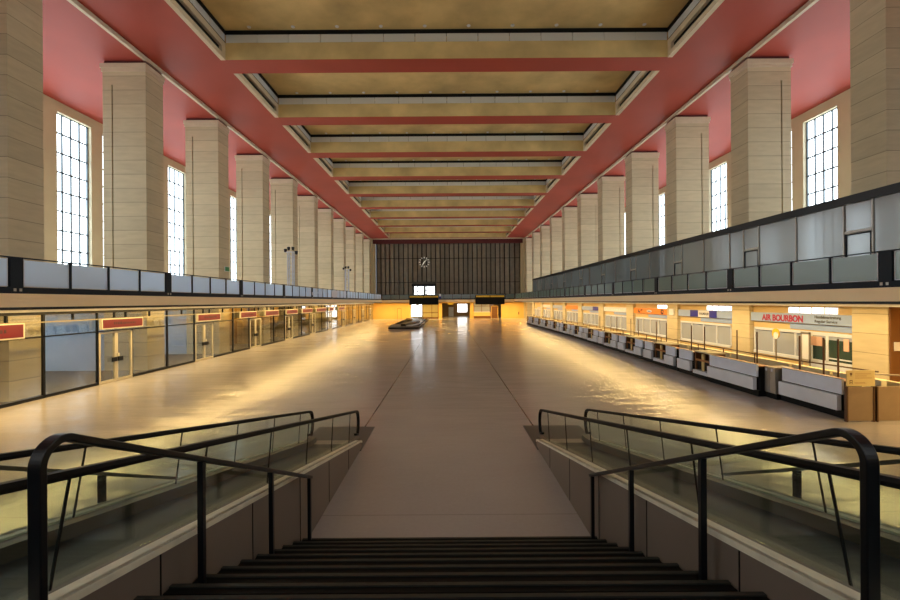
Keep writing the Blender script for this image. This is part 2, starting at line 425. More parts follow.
# ------------------------------------------------------------------ balconies
Z0, Z1 = 3.505, 3.93
for s, side in ((-1, 'left'), (1, 'right')):
    t = thing('balcony', (s*19, 40, 3.4), 'long cream balcony slab running down the %s side of the hall' % side, 'balcony', 'balconies around the hall')
    m = MB().box(s*(XB+.0), s*(XB+.3), YB+.02, YF-2.92, Z0, Z1-.14).box(s*(XB-.04), s*(XB+.3), YB+.02, YF-2.92, Z1-.14, Z1)
    # floor slab behind the fascia, notched round the columns
    m.box(s*(XB+.3), s*(XC-.02), YB+.02, YF-.22, 3.42, Z1)
    m.box(s*(XC+2.42), s*(XW-.01), YB+.02, YF-.22, 3.42, Z1)
    ys = [YB+.02] + [v for y in colY for v in (y-.02, y+1.42)]
    for a, b in zip(ys[0::2], ys[1::2]): m.box(s*(XC-.02), s*(XC+2.42), a, b, 3.42, Z1)
    m.build('slab', M['fascia'], t)
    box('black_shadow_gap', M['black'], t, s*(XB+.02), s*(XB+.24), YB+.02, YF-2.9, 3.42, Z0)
    # lamp trough on the soffit
    tt = thing('cable_trough', (s*(XS-.17), 40, 3.3), 'thin white trough under the soffit of the %s balcony' % side, 'trough')
    box('trough', M['white'], tt, s*(XS-.22), s*(XS-.12), YB+.02, YF-.6, 3.30, 3.418)
    # railing
    r = thing('glass_balustrade', (s*XB, 40, Z1), 'glass-panelled black balustrade along the %s balcony, %s panels' % (side, 'blue-white' if s < 0 else 'grey-green'), 'balustrade', 'balcony balustrades')
    x0, x1 = s*(XB+.02), s*(XB+.09)
    box('base_channel', M['navy'], r, s*(XB-.02), s*(XB+.14), YB, YF-2.9, 3.93, 4.13)
    box('top_rail', M['navy'], r, x0, x1, YB, YF-2.9, 5.03, 5.07)
    gm = M['rail_glass_left'] if s < 0 else M['rail_glass_right']
    for k in range(-2, 10):
        y = (13.32 if s < 0 else 13.14) + P*k
        if y > YF-3: break
        box('main_post', M['navy'], r, s*(XB-.0), s*(XB+.12), y-.2, y+.2, 4.13, 5.03)
        nb = MB()
        for px in (-.09, .09): nb.box(s*(XB-.03), s*(XB-.0), y+px-.04, y+px+.04, 4.0, 4.09)
        nb.build('base_bracket', M['steel'], r)
        for q in range(4):
            a = y+.2+q*1.71; b = a+1.71
            if b > YF-3: break
            box('glass_panel', gm, r, s*(XB+.045), s*(XB+.06), a+.07, b-.07, 4.17, 4.99)
            e = MB()
            e.box(s*(XB+.035), s*(XB+.07), a+.045, a+.07, 4.15, 5.01).box(s*(XB+.035), s*(XB+.07), b-.07, b-.045, 4.15, 5.01)
            e.box(s*(XB+.035), s*(XB+.07), a+.045, b-.045, 4.145, 4.17)
            e.build('panel_edge', M['white'], r)
            if q < 3: box('slim_post', M['navy'], r, s*(XB+.0), s*(XB+.1), b-.035, b+.035, 4.13, 5.03)

t = thing('balcony', (0, YF-1, 3.4), 'short cream balcony slab across the far end above the ochre wall', 'balcony', 'balconies around the hall')
box('slab', M['fascia'], t, -XB, XB, YF-2.9, YF-.22, 3.42, Z1)
r = thing('glass_balustrade', (0, YF-2.9, Z1), 'dark glass balustrade across the far end of the hall', 'balustrade', 'balcony balustrades')
box('base_channel', M['navy'], r, -XB, XB, YF-2.9, YF-2.75, 3.93, 4.13)
box('top_rail', M['navy'], r, -XB, XB, YF-2.88, YF-2.82, 5.03, 5.07)
for i in range(15):
    a = -XB + i*2*XB/15; b = a + 2*XB/15
    box('glass_panel', M['rail_glass_far'], r, a+.06, b-.06, YF-2.87, YF-2.85, 4.15, 5.0)
    if i: box('slim_post', M['navy'], r, a-.04, a+.04, YF-2.9, YF-2.82, 4.13, 5.03)

# pale strokes painted for reflections in the left balustrade glass, seen very obliquely
tb = thing('glass_reflections', (-XB, 46, 4.2), 'white strokes painted for reflections on the far part of the left balcony balustrade', 'glass_reflections')
rr = random.Random(3)
y = 40.2
while y < 60:
    if int((y-40)/2.6) % 4 != 3:
        h0 = rr.choice([4.22, 4.3, 4.5]); h1 = rr.choice([4.92, 4.85, 4.6])
        mb = MB().box(-(XB-.035), -(XB-.045), y, y+.1+rr.random()*.12, h0, h1)
        if rr.random() < .5 and h1 > 4.84: mb.box(-(XB-.035), -(XB-.045), y, y+.42, 4.84, 4.92)
        mb.build('reflection_stroke', M['signwhite'], tb)
    y += .46
box('reflection_patch', M['signwhite'], tb, -(XB-.033), -(XB-.05), 49.1, 51.6, 4.18, 4.95)

# ------------------------------------------------------------------ glass screen on the right balcony
XG = 15.0; ZT = 7.42
t = thing('glass_screen', (XG, 45, Z1), 'tall grey glass screen with black top beam on the right balcony', 'screen')
box('top_beam', M['black'], t, XG-.12, XG+.12, 7.0, 76, ZT-.3, ZT)
box('sill_channel', M['steel'], t, XG-.05, XG+.05, 7.0, 76, Z1, Z1+.08)
ys = [8.4, 9.5, 11.8, 14.1, 15.14, 16.25, 18.48, 20.7, 21.77, 22.85, 25.17, 27.5, 28.5, 31.9, 34.25, 35.3, 38.5, 41.0, 42.0, 45.5, 47.9, 48.9, 52, 54.8, 55.8, 59, 61.7, 62.7, 66, 69, 72.5, 76]
doors = {15.14, 21.77-1.07, 27.5, 34.25, 41.0, 47.9, 54.8, 61.7}
for a, b in zip(ys[:-1], ys[1:]):
    box('mullion', M['steel'], t, XG-.05, XG+.05, a-.03, a+.03, Z1+.08, ZT-.3)
    if b-a < 1.2 and any(abs(a-d) < .05 for d in doors):
        box('transom_panel', M['screen'], t, XG-.01, XG+.01, a+.05, b-.05, 6.12, ZT-.32)
        d = MB(); zt = 6.0
        d.box(XG-.04, XG+.03, a+.06, a+.1, Z1+.08, zt); d.box(XG-.04, XG+.03, b-.1, b-.06, Z1+.08, zt); d.box(XG-.04, XG+.03, a+.06, b-.06, zt-.05, zt)
        dd = d.build('screen_door', M['navy'], t)
        box('transom_bar', M['steel'], t, XG-.05, XG+.05, a, b, 6.02, 6.1)
        box('door_pane', M['screen'], dd, XG-.01, XG+.01, a+.1, b-.1, Z1+.1, zt-.05)
    else:
        box('screen_panel', M['screen'], t, XG-.01, XG+.01, a+.03, b-.03, Z1+.08, ZT-.3)

# ------------------------------------------------------------------ light towers on the left balcony
def tower(x, y, label):
    t = thing('lighting_tower', (x, y, Z1), label, 'lighting tower', 'lighting towers on the left balcony')
    m = MB(); s = .22
    for a in (-s, s):
        for b in (-s, s): m.tube((x+a, y+b, Z1+.02), (x+a, y+b, 8.2), .06, 6)
    z = Z1+.1; f = 1
    while z < 8.0:
        for a in (-s, s):
            m.tube((x+a, y-s*f, z), (x+a, y+s*f, z+.4), .02, 5); m.tube((x-s*f, y+a, z), (x+s*f, y+a, z+.4), .02, 5)
        z += .4; f = -f
    m.build('truss', M['white'], t)
    box('base_plate', M['white'], t, x-.3, x+.3, y-.3, y+.3, Z1, Z1+.05)
    box('cross_arm', M['white'], t, x-.55, x+.55, y-.05, y+.05, 8.2, 8.3)
    for dx, dz in ((-.5, .1), (.5, -.1), (-.2, .28), (.2, .28)):
        l = MB().lathe([(.07, 8.12+dz), (.13, 8.2+dz), (.15, 8.42+dz), (.12, 8.44+dz)], x+dx, y, 10).build('lamp_head', M['black'], t)
        MB().lathe([(.11, 8.441+dz), (.11, 8.45+dz)], x+dx, y, 10).build('lens', M['white'], l)
    return t
tw = tower(-14.5, 39.7, 'nearer white truss tower with lamps on the left balcony')
dup(tw, (0, 22, 0), 'smaller looking white truss tower standing farther along the left balcony')
t = thing('exit_sign', (-XC, 0, 0), 'small green exit sign on the side of the third left column', 'sign')
box('face', M['green'], t, -XC+.0, -XC+.08, 31.0, 31.5, 5.9, 6.2); box('backing', M['white'], t, -XC, -XC+.04, 30.97, 31.53, 5.87, 6.23)

# ------------------------------------------------------------------ far end
YU = YF + .6
struct(MB().box(-XW, -15.7, YF-.2, YU+.5, 0, ZC).box(15.7, XW, YF-.2, YU+.5, 0, ZC).box(-15.7, -15.2, YU, YU+.5, Z1, ZC).box(15.2, 15.7, YU, YU+.5, Z1, ZC).build('wall_far', M['cream']))
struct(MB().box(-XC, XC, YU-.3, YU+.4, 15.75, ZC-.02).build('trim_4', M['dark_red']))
cw = thing('curtain_wall', (0, YU+.3, Z1), 'huge dark glazed wall with grey curtains filling the far end', 'curtain wall')
XL, XR = -15.0, 15.15; pitch = 4.9; x = -12.2 - 2*0
major = [-12.5+.0+pitch*i - 2*pitch*0 for i in range(6)]
major = [-7.4 - pitch, -7.4, -2.6, 2.25, 7.1, 11.9]
frame = MB()
for mx in [XL, XR] + major: frame.box(mx-.09, mx+.09, YU+.1, YU+.35, Z1, 15.8)
for z in (5.0, 7.6, 12.65): frame.box(XL, XR, YU+.15, YU+.32, z-.05, z+.05)
frame.build('mullion_grid', M['black'], cw)
sm = MB(); cells = []
b = sorted([XL, XR] + major)
for a0, a1 in zip(b[:-1], b[1:]):
    n = max(1, round((a1-a0)/.97))
    for i in range(n):
        u0 = a0+(a1-a0)*i/n; u1 = a0+(a1-a0)*(i+1)/n
        cells.append((u0, u1)); sm.box(u0-.08, u0+.08, YU+.2, YU+.3, Z1, 15.8)
sm.build('slim_glazing_bar', M['rubber'], cw)
for i, (u0, u1) in enumerate(cells):
    wv = MB(); n = 4; pts = []
    mid = (u0+u1)/2
    lo = 7.65 if (-7.4 < mid < -2.6) else Z1
    for q in range(n*2+1):
        pts.append((u0+(u1-u0)*q/(2*n), YU+.42+(.05 if q % 2 else -.02)))
    pts2 = [(p, q+.03) for p, q in pts][::-1]
    wv.prism(pts+pts2, lo, 15.8, 'z').build('curtain', M['curtain'] if (i*7) % 5 not in (0, 3) else M['curtain2'], cw)
# bright opening in it, with a hood
g = thing('far_upper_doorway', (-5, YU, Z1), 'bright daylit doorway under a dark hood in the far curtain wall', 'doorway')
box('daylight_pane', M['pane_far'], g, -7.15, -2.75, YU+.42, YU+.46, Z1, 6.75)
m = MB().box(-7.3, -7.1, YU+.05, YU+.4, Z1, 6.8).box(-2.85, -2.65, YU+.05, YU+.4, Z1, 6.8).box(-5.15, -4.7, YU+.05, YU+.4, Z1, 6.8)
m.box(-6.3, -6.2, YU+.05, YU+.4, Z1, 6.8).box(-7.1, -6.2, YU+.1, YU+.3, 5.6, 5.75).box(-4.7, -3.9, YU+.1, YU+.3, 5.9, 6.0)
m.build('door_frame', M['skirt'], g)
box('hood', M['black'], g, -7.6, -2.5, YU-.9, YU+.1, 6.75, 7.25)
box('hood_top', M['skirt'], g, -7.4, -2.6, YU-.6, YU+.1, 7.25, 7.7)

# clock
t = thing('wall_clock', (-4.98, YU+.1, 11.85), 'large dial-less clock of white bars and hands on the far curtain wall', 'clock')
cx, cz, R = -4.98, 11.85, 1.12
for k in range(12):
    a = math.radians(30*k); dx, dz = math.sin(a), math.cos(a); px, pz = dz, -dx
    l, w_ = (.32, .10) if k % 3 == 0 else (.26, .085)
    q = []
    for rr_, ww in ((R, w_), (R, -w_), (R-l, -w_), (R-l, w_)): q.append((cx+dx*rr_+px*ww, cz+dz*rr_+pz*ww))
    MB().prism(q, YU-.02, YU+.06, 'y').build('hour_marker', M['clockwhite'], t)
def hand(name, deg, L, w_):
    a = math.radians(deg); dx, dz = math.sin(a), math.cos(a); px, pz = dz, -dx
    q = [(cx+dx*L+px*w_*.6, cz+dz*L+pz*w_*.6), (cx+dx*L-px*w_*.6, cz+dz*L-pz*w_*.6), (cx-dx*.22-px*w_, cz-dz*.22-pz*w_), (cx-dx*.22+px*w_, cz-dz*.22+pz*w_)]
    MB().prism(q, YU-.06, YU-.03, 'y').build(name, M['clockwhite'], t)
hand('minute_hand', 46, .92, .09); hand('hour_hand', 213, .78, .13)
box('mounting_hub', M['black'], t, cx-.12, cx+.12, YU-.03, YU+.1, cz-.12, cz+.12)
MB().box(cx-.02, cx+.02, YU+.06, YU+.1, cz-R, cz+R).box(cx-R, cx+R, YU+.06, YU+.1, cz-.02, cz+.02).build('carrier_bars', M['black'], t)

# lower far wall: ochre wall with openings
YL = YF - .2; ZL = 3.42
def fx(px): return (px-447)/430*YL
m = MB()
for a, b in ((-XS-.2, fx(409.3)), (fx(437.3), fx(440.8)), (fx(468.8), fx(472.3)), (fx(500), XS+.2)):
    m.box(a, b, YL, YL+.6, 0, ZL)
m.box(-XS, XS, YL, YL+.8, 3.25, Z1-.01)
struct(m.build('wall_far.001', M['ochre']))
d = struct(MB().box(fx(396), fx(396)+.06, YL-.03, YL+.02, 0, 2.2).box(fx(400)-.06, fx(400), YL-.03, YL+.02, 0, 2.2).box(fx(396), fx(400), YL-.03, YL+.02, 2.14, 2.2).build('door_1', M['brown_tex']))
box('leaf', M['ochre'], d, fx(396)+.06, fx(400)-.06, YL-.02, YL+.01, .02, 2.14)
MB().box(fx(400)-.25, fx(400)-.18, YL-.08, YL-.02, 1.0, 1.15).build('door_handle', M['steel'], d)
d = struct(MB().box(fx(514.5), fx(518.2), YL-.03, YL+.02, 0, 2.3).build('door_2', M['ochre']))
MB().box(fx(517), fx(517.9), YL-.09, YL-.03, .75, 1.35).build('door_handle', M['brown_tex'], d)
# recess behind the openings
YR = 104.0
m = MB().box(fx(405), 14, YR, YR+.3, 0, ZL).box(fx(437)-.2, fx(437), YL+.6, YR, 0, ZL).box(fx(492.5), fx(492.5)+.2, YL+.6, YR, 0, ZL)
m.box(fx(405)-.2, fx(405), YL+.6, YR, 0, ZL)
struct(m.build('wall_far.002', M['wood']))
struct(MB().box(-15, 15, YL+.8, YR, ZL-.12, ZL).build('ceiling.001', M['cream']))
area('recess_lamps', (3, 96, ZL-.14), (0, 0, 0), 12, .5, 120, (1, .75, .4))
def rx(px, Y): return (px-447)/430*Y
w1 = struct(MB().box(rx(456.3, YR), rx(465.8, YR), YR-.06, YR-.02, .9, .98).box(rx(456.3, YR), rx(465.8, YR), YR-.06, YR-.02, 2.9, 3.0).box(rx(456.3, YR)-.08, rx(456.3, YR), YR-.06, YR-.02, .9, 3.0).box(rx(465.8, YR), rx(465.8, YR)+.08, YR-.06, YR-.02, .9, 3.0).build('window_50', M['ochre']))
box('pane', M['pane_far'], w1, rx(456.3, YR), rx(465.8, YR), YR-.05, YR-.03, .98, 2.9)
d = struct(MB().box(rx(447.3, YR), rx(452.3, YR), YR-.06, YR-.01, 0, 2.2).build('door_3', M['greypanel']))
MB().box(rx(451.4, YR), rx(451.7, YR), YR-.1, YR-.06, 1.0, 1.1).build('door_handle', M['black'], d)
t = thing('hanging_sign', (rx(450, 96), 96, 2.9), 'small yellow sign hanging in the middle far recess', 'sign')
box('face', M['yellow'], t, rx(447, 96), rx(452.2, 96), 95.95, 96.05, 2.85, 3.15); box('hanger', M['black'], t, rx(449.5, 96), rx(449.7, 96), 95.98, 96.02, 3.15, ZL-.12)
# glazed entrance, left opening
t = thing('glass_entrance', (fx(415), YL+.3, 0), 'glazed entrance with bright daylight behind the baggage belt', 'entrance')
box('daylight_pane', M['pane_far'], t, fx(410), fx(420.5), YL+.5, YL+.53, .5, 3.2)
m = MB()
for px in (409.6, 415.8, 420.8): m.box(fx(px)-.06, fx(px)+.06, YL+.25, YL+.4, 0, 3.25)
m.box(fx(409.6), fx(420.8), YL+.25, YL+.4, 3.1, 3.25).box(fx(409.6), fx(420.8), YL+.25, YL+.4, .35, .5).box(fx(415), fx(417.5), YL+.2, YL+.25, 2.75, 3.05)
m.build('door_frame', M['white'], t)
t = thing('partition', (fx(429), YL+.3, 0), 'greenish translucent panel partition beside the bright far entrance', 'partition')
m = MB()
for px in (421, 430.5, 437): m.box(fx(px)-.05, fx(px)+.05, YL+.25, YL+.4, 0, 3.25)
m.box(fx(421), fx(437), YL+.25, YL+.4, 1.2, 1.3).box(fx(421), fx(437), YL+.25, YL+.4, 0, .3)
m.build('frame', M['brown_tex'], t)
box('panel', plain('olive_panel', (170, 160, 110), .4), t, fx(421), fx(437), YL+.3, YL+.34, .3, 3.25)
# kiosk counter, right opening
t = thing('kiosk', (fx(481), YL+.3, 0), 'glazed kiosk with a pale orange counter under the right departure board', 'kiosk')
box('counter_body', M['brown_tex'], t, fx(472.8), fx(488.8), YL-.35, YL+.3, 0, .5)
box('counter_front', plain('pale_orange_front', (246, 190, 120), .4), t, fx(472.5), fx(489), YL-.4, YL+.3, .5, 1.3)
box('counter_top', M['signwhite'], t, fx(472.5), fx(489), YL-.45, YL+.3, 1.3, 1.38)
m = MB()
for px in (472.6, 480.5, 488.8): m.box(fx(px)-.05, fx(px)+.05, YL+.3, YL+.4, 1.38, 3.25)
m.box(fx(472.6), fx(488.8), YL+.3, YL+.4, 2.5, 2.58)
m.build('frame', M['brown_tex'], t)
box('glazing', M['blind'], t, fx(472.6), fx(488.8), YL+.34, YL+.36, 1.38, 3.25)
d = struct(MB().box(fx(490), fx(490)+.12, YL+.1, YL+.3, 0, 2.6).box(fx(497)-.12, fx(497), YL+.1, YL+.3, 0, 2.6).box(fx(490), fx(497), YL+.1, YL+.3, 2.5, 2.6).build('door_4', M['ochre']))
box('leaf', M['brown_tex'], d, fx(490)+.12, fx(497)-.12, YL+.15, YL+.2, 0, 2.5)

# departure boards
def board(px0, px1, label):
    Y = 85.2; a, b = (px0-447)/430*Y, (px1-447)/430*Y
    t = thing('departure_board', ((a+b)/2, Y, 3.0), label, 'departure board', 'departure boards at the far end')
    bbox('housing', M['rubber'], t, (a, b, Y-.3, Y+.3, 2.95, 4.78), .03)
    mid = (a+b)/2
    for u, v in ((a+.1, mid-.07), (mid+.07, b-.1)): box('header_strip', M['yellow'], t, u, v, Y-.33, Y-.3, 4.38, 4.7)
    for u in (a+.6, b-.6): box('bracket', M['black'], t, u-.05, u+.05, Y+.3, YF-2.9, 4.0, 4.1)
    sl = MB()
    for i in range(5): sl.box(a+.15, b-.15, Y-.31, Y-.3, 3.1+i*.24, 3.11+i*.24)
    sl.build('flap_rows', M['navy'], t)
board(408.2, 437.2, 'left black hanging departure board with yellow header strips')
board(474.2, 503.2, 'right black hanging departure board with yellow header strips')
t = thing('wall_sign', (rx(438.8, 86), 86.2, 4.3), 'tiny blue and white sign beside the left departure board', 'sign')
box('white_face', M['signwhite'], t, rx(437.9, 86), rx(439.8, 86), 86.2, 86.3, 4.6, 5.1); box('blue_face', M['blue'], t, rx(437.9, 86), rx(439.8, 86), 86.2, 86.3, 4.2, 4.6)
box('bracket', M['black'], t, rx(438.6, 86), rx(439, 86), 86.3, YF-2.9, 4.3, 4.4)

# ------------------------------------------------------------------ left shopfronts
ZF1, ZF0 = 3.32, 3.19
def shopfront(k, label):
    y0 = 16.4 + P*k; y1 = y0 + P; yd = y0 + 2.6
    t = thing('shopfront', (-XS, y0, 0), label, 'shopfront', 'glazed shopfronts along the left side')
    x0, x1 = -XS-.04, -XS+.04
    f = MB()
    f.box(-XS-.06, -XS+.06, y0, y1, ZF0, ZF1+.095)
    f.box(x0, x1, y0, y0+.09, 0, ZF0)
    f.box(x0, x1, yd-.06, yd-.0, 0, ZF0)
    f.box(x0, x1, yd+2.02, yd+2.08, 0, 2.36)
    f.box(x0, x1, y0, y1, 2.33, 2.38)
    f.box(x0, x1, y0, yd, 0, .12); f.box(x0, x1, yd+2.05, y1, 0, .12)
    for dy in (1.35, yd-y0+.95, yd-y0+1.65, yd-y0+3.3): f.box(x0, x1, y0+dy-.03, y0+dy+.03, 2.95, ZF0)
    f.build('frame', M['black'], t)
    box('glass_pane', M['glass'], t, -XS-.006, -XS+.006, y0+.1, yd-.06, .12, 2.33)
    box('glass_pane', M['glass'], t, -XS-.006, -XS+.006, yd+2.08, y1-.05, .12, 2.33)
    box('transom_pane', M['glass'], t, -XS-.006, -XS+.006, y0+.05, y1-.05, 2.38, ZF0)
    box('conduit', M['conduit'], t, -XS+.1, -XS+.15, y0, y1, 2.89, 2.94)
    for i in range(2):
        a = yd+.02+i*1.0; b = a+.98
        d = MB().box(x0-.01, x1+.02, a, a+.07, 0.01, 2.31).box(x0-.01, x1+.02, b-.07, b, 0.01, 2.31).box(x0-.01, x1+.02, a+.07, b-.07, 2.24, 2.31).box(x0-.01, x1+.02, a+.07, b-.07, 0.01, .12)
        dd = d.build('door_leaf', M['offwhite'] if i == 0 else M['offwhite'], t)
        box('leaf_glass', M['leaf_glass'], dd, -XS-.006, -XS+.006, a+.07, b-.07, .12, 2.24)
        hy = b-.3 if i == 0 else a+.04
        MB().box(x1+.02, x1+.09, hy, hy+.26, .93, 1.13).build('lock_box', M['black'], dd)
        if i: MB().box(x1+.02, x1+.08, a+.0, a+.1, 1.16, 1.3).build('key_plate', M['offwhite'], dd)
    return t
sf = {}
sf[0] = shopfront(0, 'glazed shopfront with a large bright blue-grey room, nearest full one on the left')
labs = ['glazed shopfront with a blue-grey room behind, %s from the camera on the left' % 'second']
for k in (-1, 1, 2, 3, 4, 5, 6, 7, 8, 9):
    if k == -1: lb = 'partly visible shopfront with cream door frame at the left picture edge'
    elif k == 1: lb = 'glazed shopfront with a blue-grey room behind, second full one on the left'
    else: lb = 'glazed shopfront with dark interior, %s full one from the camera on the left' % ORD[k]
    dup(sf[0], (0, P*k + (1.5 if k == -1 else 0)*0, 0), lb)
def shop_sign(a, b, z0, z1, label, n=0):
    t = thing('shop_sign', (-XS+.2, (a+b)/2, z0), label, 'sign', 'red shop signs along the left side')
    box('sign_box', M['offwhite'], t, -XS+.15, -XS+.27, a-.06, b+.06, z0-.05, z1+.02)
    box('red_face', M['signred'], t, -XS+.27, -XS+.285, a, b, z0, z1-.02)
    m = MB(); y = a + .25*(b-a); rr = random.Random(int(a*10)); zc = (z0+z1)/2
    while y < b-.2*(b-a):
        wd_ = .05+rr.random()*.06
        m.box(-XS+.285, -XS+.29, y, y+wd_, zc-.06, zc+.06*rr.choice((.5, 1, 1))); y += wd_+.05
    m.build('faded_lettering', M['signtext'], t)
signs = [(12.6, 15.4, 2.42, 2.9), (18.96, 21.4, 2.51, 2.9), (26.2, 28.7, 2.51, 2.9), (31.6, 34.1, 2.51, 2.9), (35.9, 38.6, 2.51, 2.9), (40.6, 43.4, 2.51, 2.9), (45, 48.2, 2.51, 2.9), (49.8, 53.6, 2.51, 2.9), (55.2, 57.2, 2.51, 2.9), (59.8, 63, 2.51, 2.9)]
for i, (a, b, z0, z1) in enumerate(signs):
    shop_sign(a, b, z0, z1, 'red shop sign with faded lettering, %s from the left picture edge' % ORD[i])
# rooms behind: partitions, carpet, posts
for k, y in enumerate(colY[:10]):
    mt = M['bluewall'] if k in (1, 2) else M['wood']
    struct(MB().box(-XC-2.32, -XW, y, y+.2, 0, 3.41).build('wall_left.%03d' % (k+1), mt))
struct(MB().box(-XS-.1, -XW, YB, YF, 0.0, .015).build('floor.001', M['carpet']))
m = MB()
for k, y in enumerate(colY[2:9]): m.box(-18.6, -18.75, y+1.4, y+7.2, 0, 3.41)
struct(m.build('wall_left.020', M['wood']))
for s in (-1,):
    for k in range(2):
        area('shop_room_fill', (-20.5, 19.5+P*k, 3.38), (0, 0, 0), 3, 3, 170, (.75, .88, 1))  # cool fill added to brighten the rooms behind the glass

# ------------------------------------------------------------------ right: airline offices
XO = 16.3
struct(MB().box(XO+1.0, XO+1.2, YB, 16, 0, 3.42).build('wall_right.001', M['wall']))
def office(k, label):
    y0 = colY[k]+1.42; y1 = colY[k+1]-.02
    t = thing('ticket_office', (XO, y0, 0), label, 'ticket office', 'airline ticket offices along the right side')
    w_ = MB().box(XO, XO+.12, y0, y1, 0, .82).box(XO, XO+.12, y0, y1, 2.14, 3.42)
    w_.box(XO, XO+.12, y0, y0+.35, .82, 2.14)
    wl = w_.build('office_wall', M['wall'], t)
    f = MB(); a, b = y0+.35, y1-.12
    f.box(XO-.05, XO+.1, a, b, 2.02, 2.14).box(XO-.09, XO+.1, a, b, .8, .93)
    n = 4
    for i in range(n+1):
        yy = a+(b-a)*i/n; f.box(XO-.03, XO+.08, yy-.04, yy+.04, .93, 2.02)
    f.build('window_frame', M['white'], t)
    for i in range(n):
        u = a+(b-a)*i/n
        box('blind', M['blind'], t, XO+.04, XO+.06, u+.04, a+(b-a)*(i+1)/n-.04, .93, 2.02)
    box('lintel', M['bluegrey'], t, XO-.04, XO, y0, y0+3.3, 2.2, 2.44)
    return t
for k in range(9):
    lb = {0: 'ticket office with white window frame below the crimson lettered sign', 1: 'ticket office below the sign with royal blue blocks',
          2: 'ticket office below the orange sign'}.get(k, 'small ticket office, %s from the right picture edge' % ORD[k])
    office(k, lb)
def office_sign(k, label, mat, z0=2.48, z1=2.92):
    y0 = colY[k]+1.44; y1 = colY[k+1]-.05
    t = thing('office_sign', (XO-.1, y0, z0), label, 'sign', 'airline office signs along the right side')
    bbox('sign_box', mat, t, (XO-.16, XO-.003, y0, y1, z0, z1), .01)
    return t
ROT = (math.pi/2, 0, -math.pi/2)
FX = XO-.165
t = office_sign(0, 'blue-grey sign reading AIR BOURBON in crimson serif letters', M['bluegrey'])
FONT_W = .70
text('lettering', 'AIR BOURBON', M['red_letter'], t, (FX, 22.1, 2.54), ROT, .42, .006, .91, .014)
text('small_lettering', 'Handelsvertretung', M['dark_letter'], t, (FX, 18.95, 2.745), ROT, .17, .004, 1.0, .003)
text('small_lettering', 'Regular Service', M['dark_letter'], t, (FX, 18.95, 2.56), ROT, .17, .004, 1.05, .003)
t = office_sign(1, 'blue-grey sign with two royal blue blocks and a white name plate', M['bluegrey'])
def yof(px, X=XO-.16): return X*430/(px-447)
box('blue_block', M['blue'], t, FX-.01, FX+.005, yof(697), yof(689), 2.49, 2.91)
box('blue_block', M['blue'], t, FX-.01, FX+.005, yof(715.5), yof(708), 2.49, 2.91)
box('name_plate', M['signwhite'], t, FX-.01, FX+.005, yof(708), yof(697), 2.49, 2.91)
text('lettering', 'HAMAIR', M['dark_letter'], t, (FX-.012, yof(698.2), 2.62), ROT, .24, .004, 1.15, .004)
t = office_sign(2, 'orange sign with dark red swoosh marks and a white oval', M['orange'])
def arc(cy, z, r, a0, a1, th=.05):
    m = MB(); n = 10
    pts = [(FX-.005, cy-math.cos(math.radians(a0+(a1-a0)*i/n))*r, z+math.sin(math.radians(a0+(a1-a0)*i/n))*r*.8) for i in range(n+1)]
    m.sweep(pts, [(-.01, -th), (.01, -th), (.01, th), (-.01, th)]); return m
arc(yof(638), 2.72, .16, 150, 330).build('swoosh', M['signtext'], t); arc(yof(661), 2.7, .17, 0, 200).build('swoosh', M['signtext'], t)
arc(yof(661), 2.7, .17, 200, 340).build('swoosh', M['signtext'], t)
arc(yof(640.5), 2.72, .1, 20, 200).build('swoosh', M['signred'], t)
m = MB(); cyy = yof(648)
m.prism([(cyy+.42*math.cos(q*math.pi/8), 2.7+.11*math.sin(q*math.pi/8)) for q in range(16)], FX-.012, FX+.003, 'x').build('white_oval', M['signwhite'], t)
m = MB().box(FX-.016, FX-.01, cyy-.25, cyy+.25, 2.66, 2.73).build('oval_lettering', M['blue'], t)
for k, mt, lb in ((3, 'signwhite', 'white sign with faint grey lettering'), (4, 'bluegrey', 'pale sign with a dark blue end block'), (5, 'orange', 'faded orange sign on a distant office'),
                  (6, 'bluegrey', 'small lilac-blue sign on a distant office'), (7, 'signwhite', 'tiny white sign near the far end')):
    t = office_sign(k, lb, M[mt])
    if k == 3:
        m = MB(); y = 40.4
        for i in range(9): m.box(FX-.006, FX, y+i*.4, y+i*.4+.22, 2.62, 2.78)
        m.build('faint_lettering', M['greypanel'], t)
    if k == 4: box('blue_block', M['blue'], t, FX-.01, FX, colY[4]+1.5, colY[4]+3.3, 2.5, 2.9)
# glowing panes added for bright patches in the glass above three of the signs
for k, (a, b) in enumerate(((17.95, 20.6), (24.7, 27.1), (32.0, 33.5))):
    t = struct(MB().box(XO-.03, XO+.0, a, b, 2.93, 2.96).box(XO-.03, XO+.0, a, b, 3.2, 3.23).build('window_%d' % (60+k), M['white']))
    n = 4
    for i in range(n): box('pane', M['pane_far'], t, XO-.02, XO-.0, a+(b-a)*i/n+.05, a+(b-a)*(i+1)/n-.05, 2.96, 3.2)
# details in the nearest office
t = thing('notice_cabinet', (XO-.3, 19.1, 0), 'tall steel framed white display panel in front of the nearest office', 'display panel')
ya, yb = yof(809.5, XO-.4), yof(800.5, XO-.4)
m = MB().box(XO-.46, XO-.4, ya, ya+.06, 0, 2.13).box(XO-.46, XO-.4, yb-.06, yb, 0, 2.13).box(XO-.46, XO-.4, ya, yb, 2.03, 2.13).box(XO-.46, XO-.4, ya, yb, .85, .93)
m.box(XO-.6, XO-.3, ya, yb, 0, .05); m.build('frame', M['steel'], t); box('white_panel', M['signwhite'], t, XO-.45, XO-.41, ya+.06, yb-.06, .93, 2.03)
t = thing('glass_booth_front', (XO-.15, 18, 0), 'dark green glazed booth front with painted salmon reflections beside the nearest column', 'booth')
ya, yb = 17.2, yof(810.5, XO-.1)
box('green_glass', M['greenglass'], t, XO-.14, XO-.1, ya, yb, .95, 1.85)
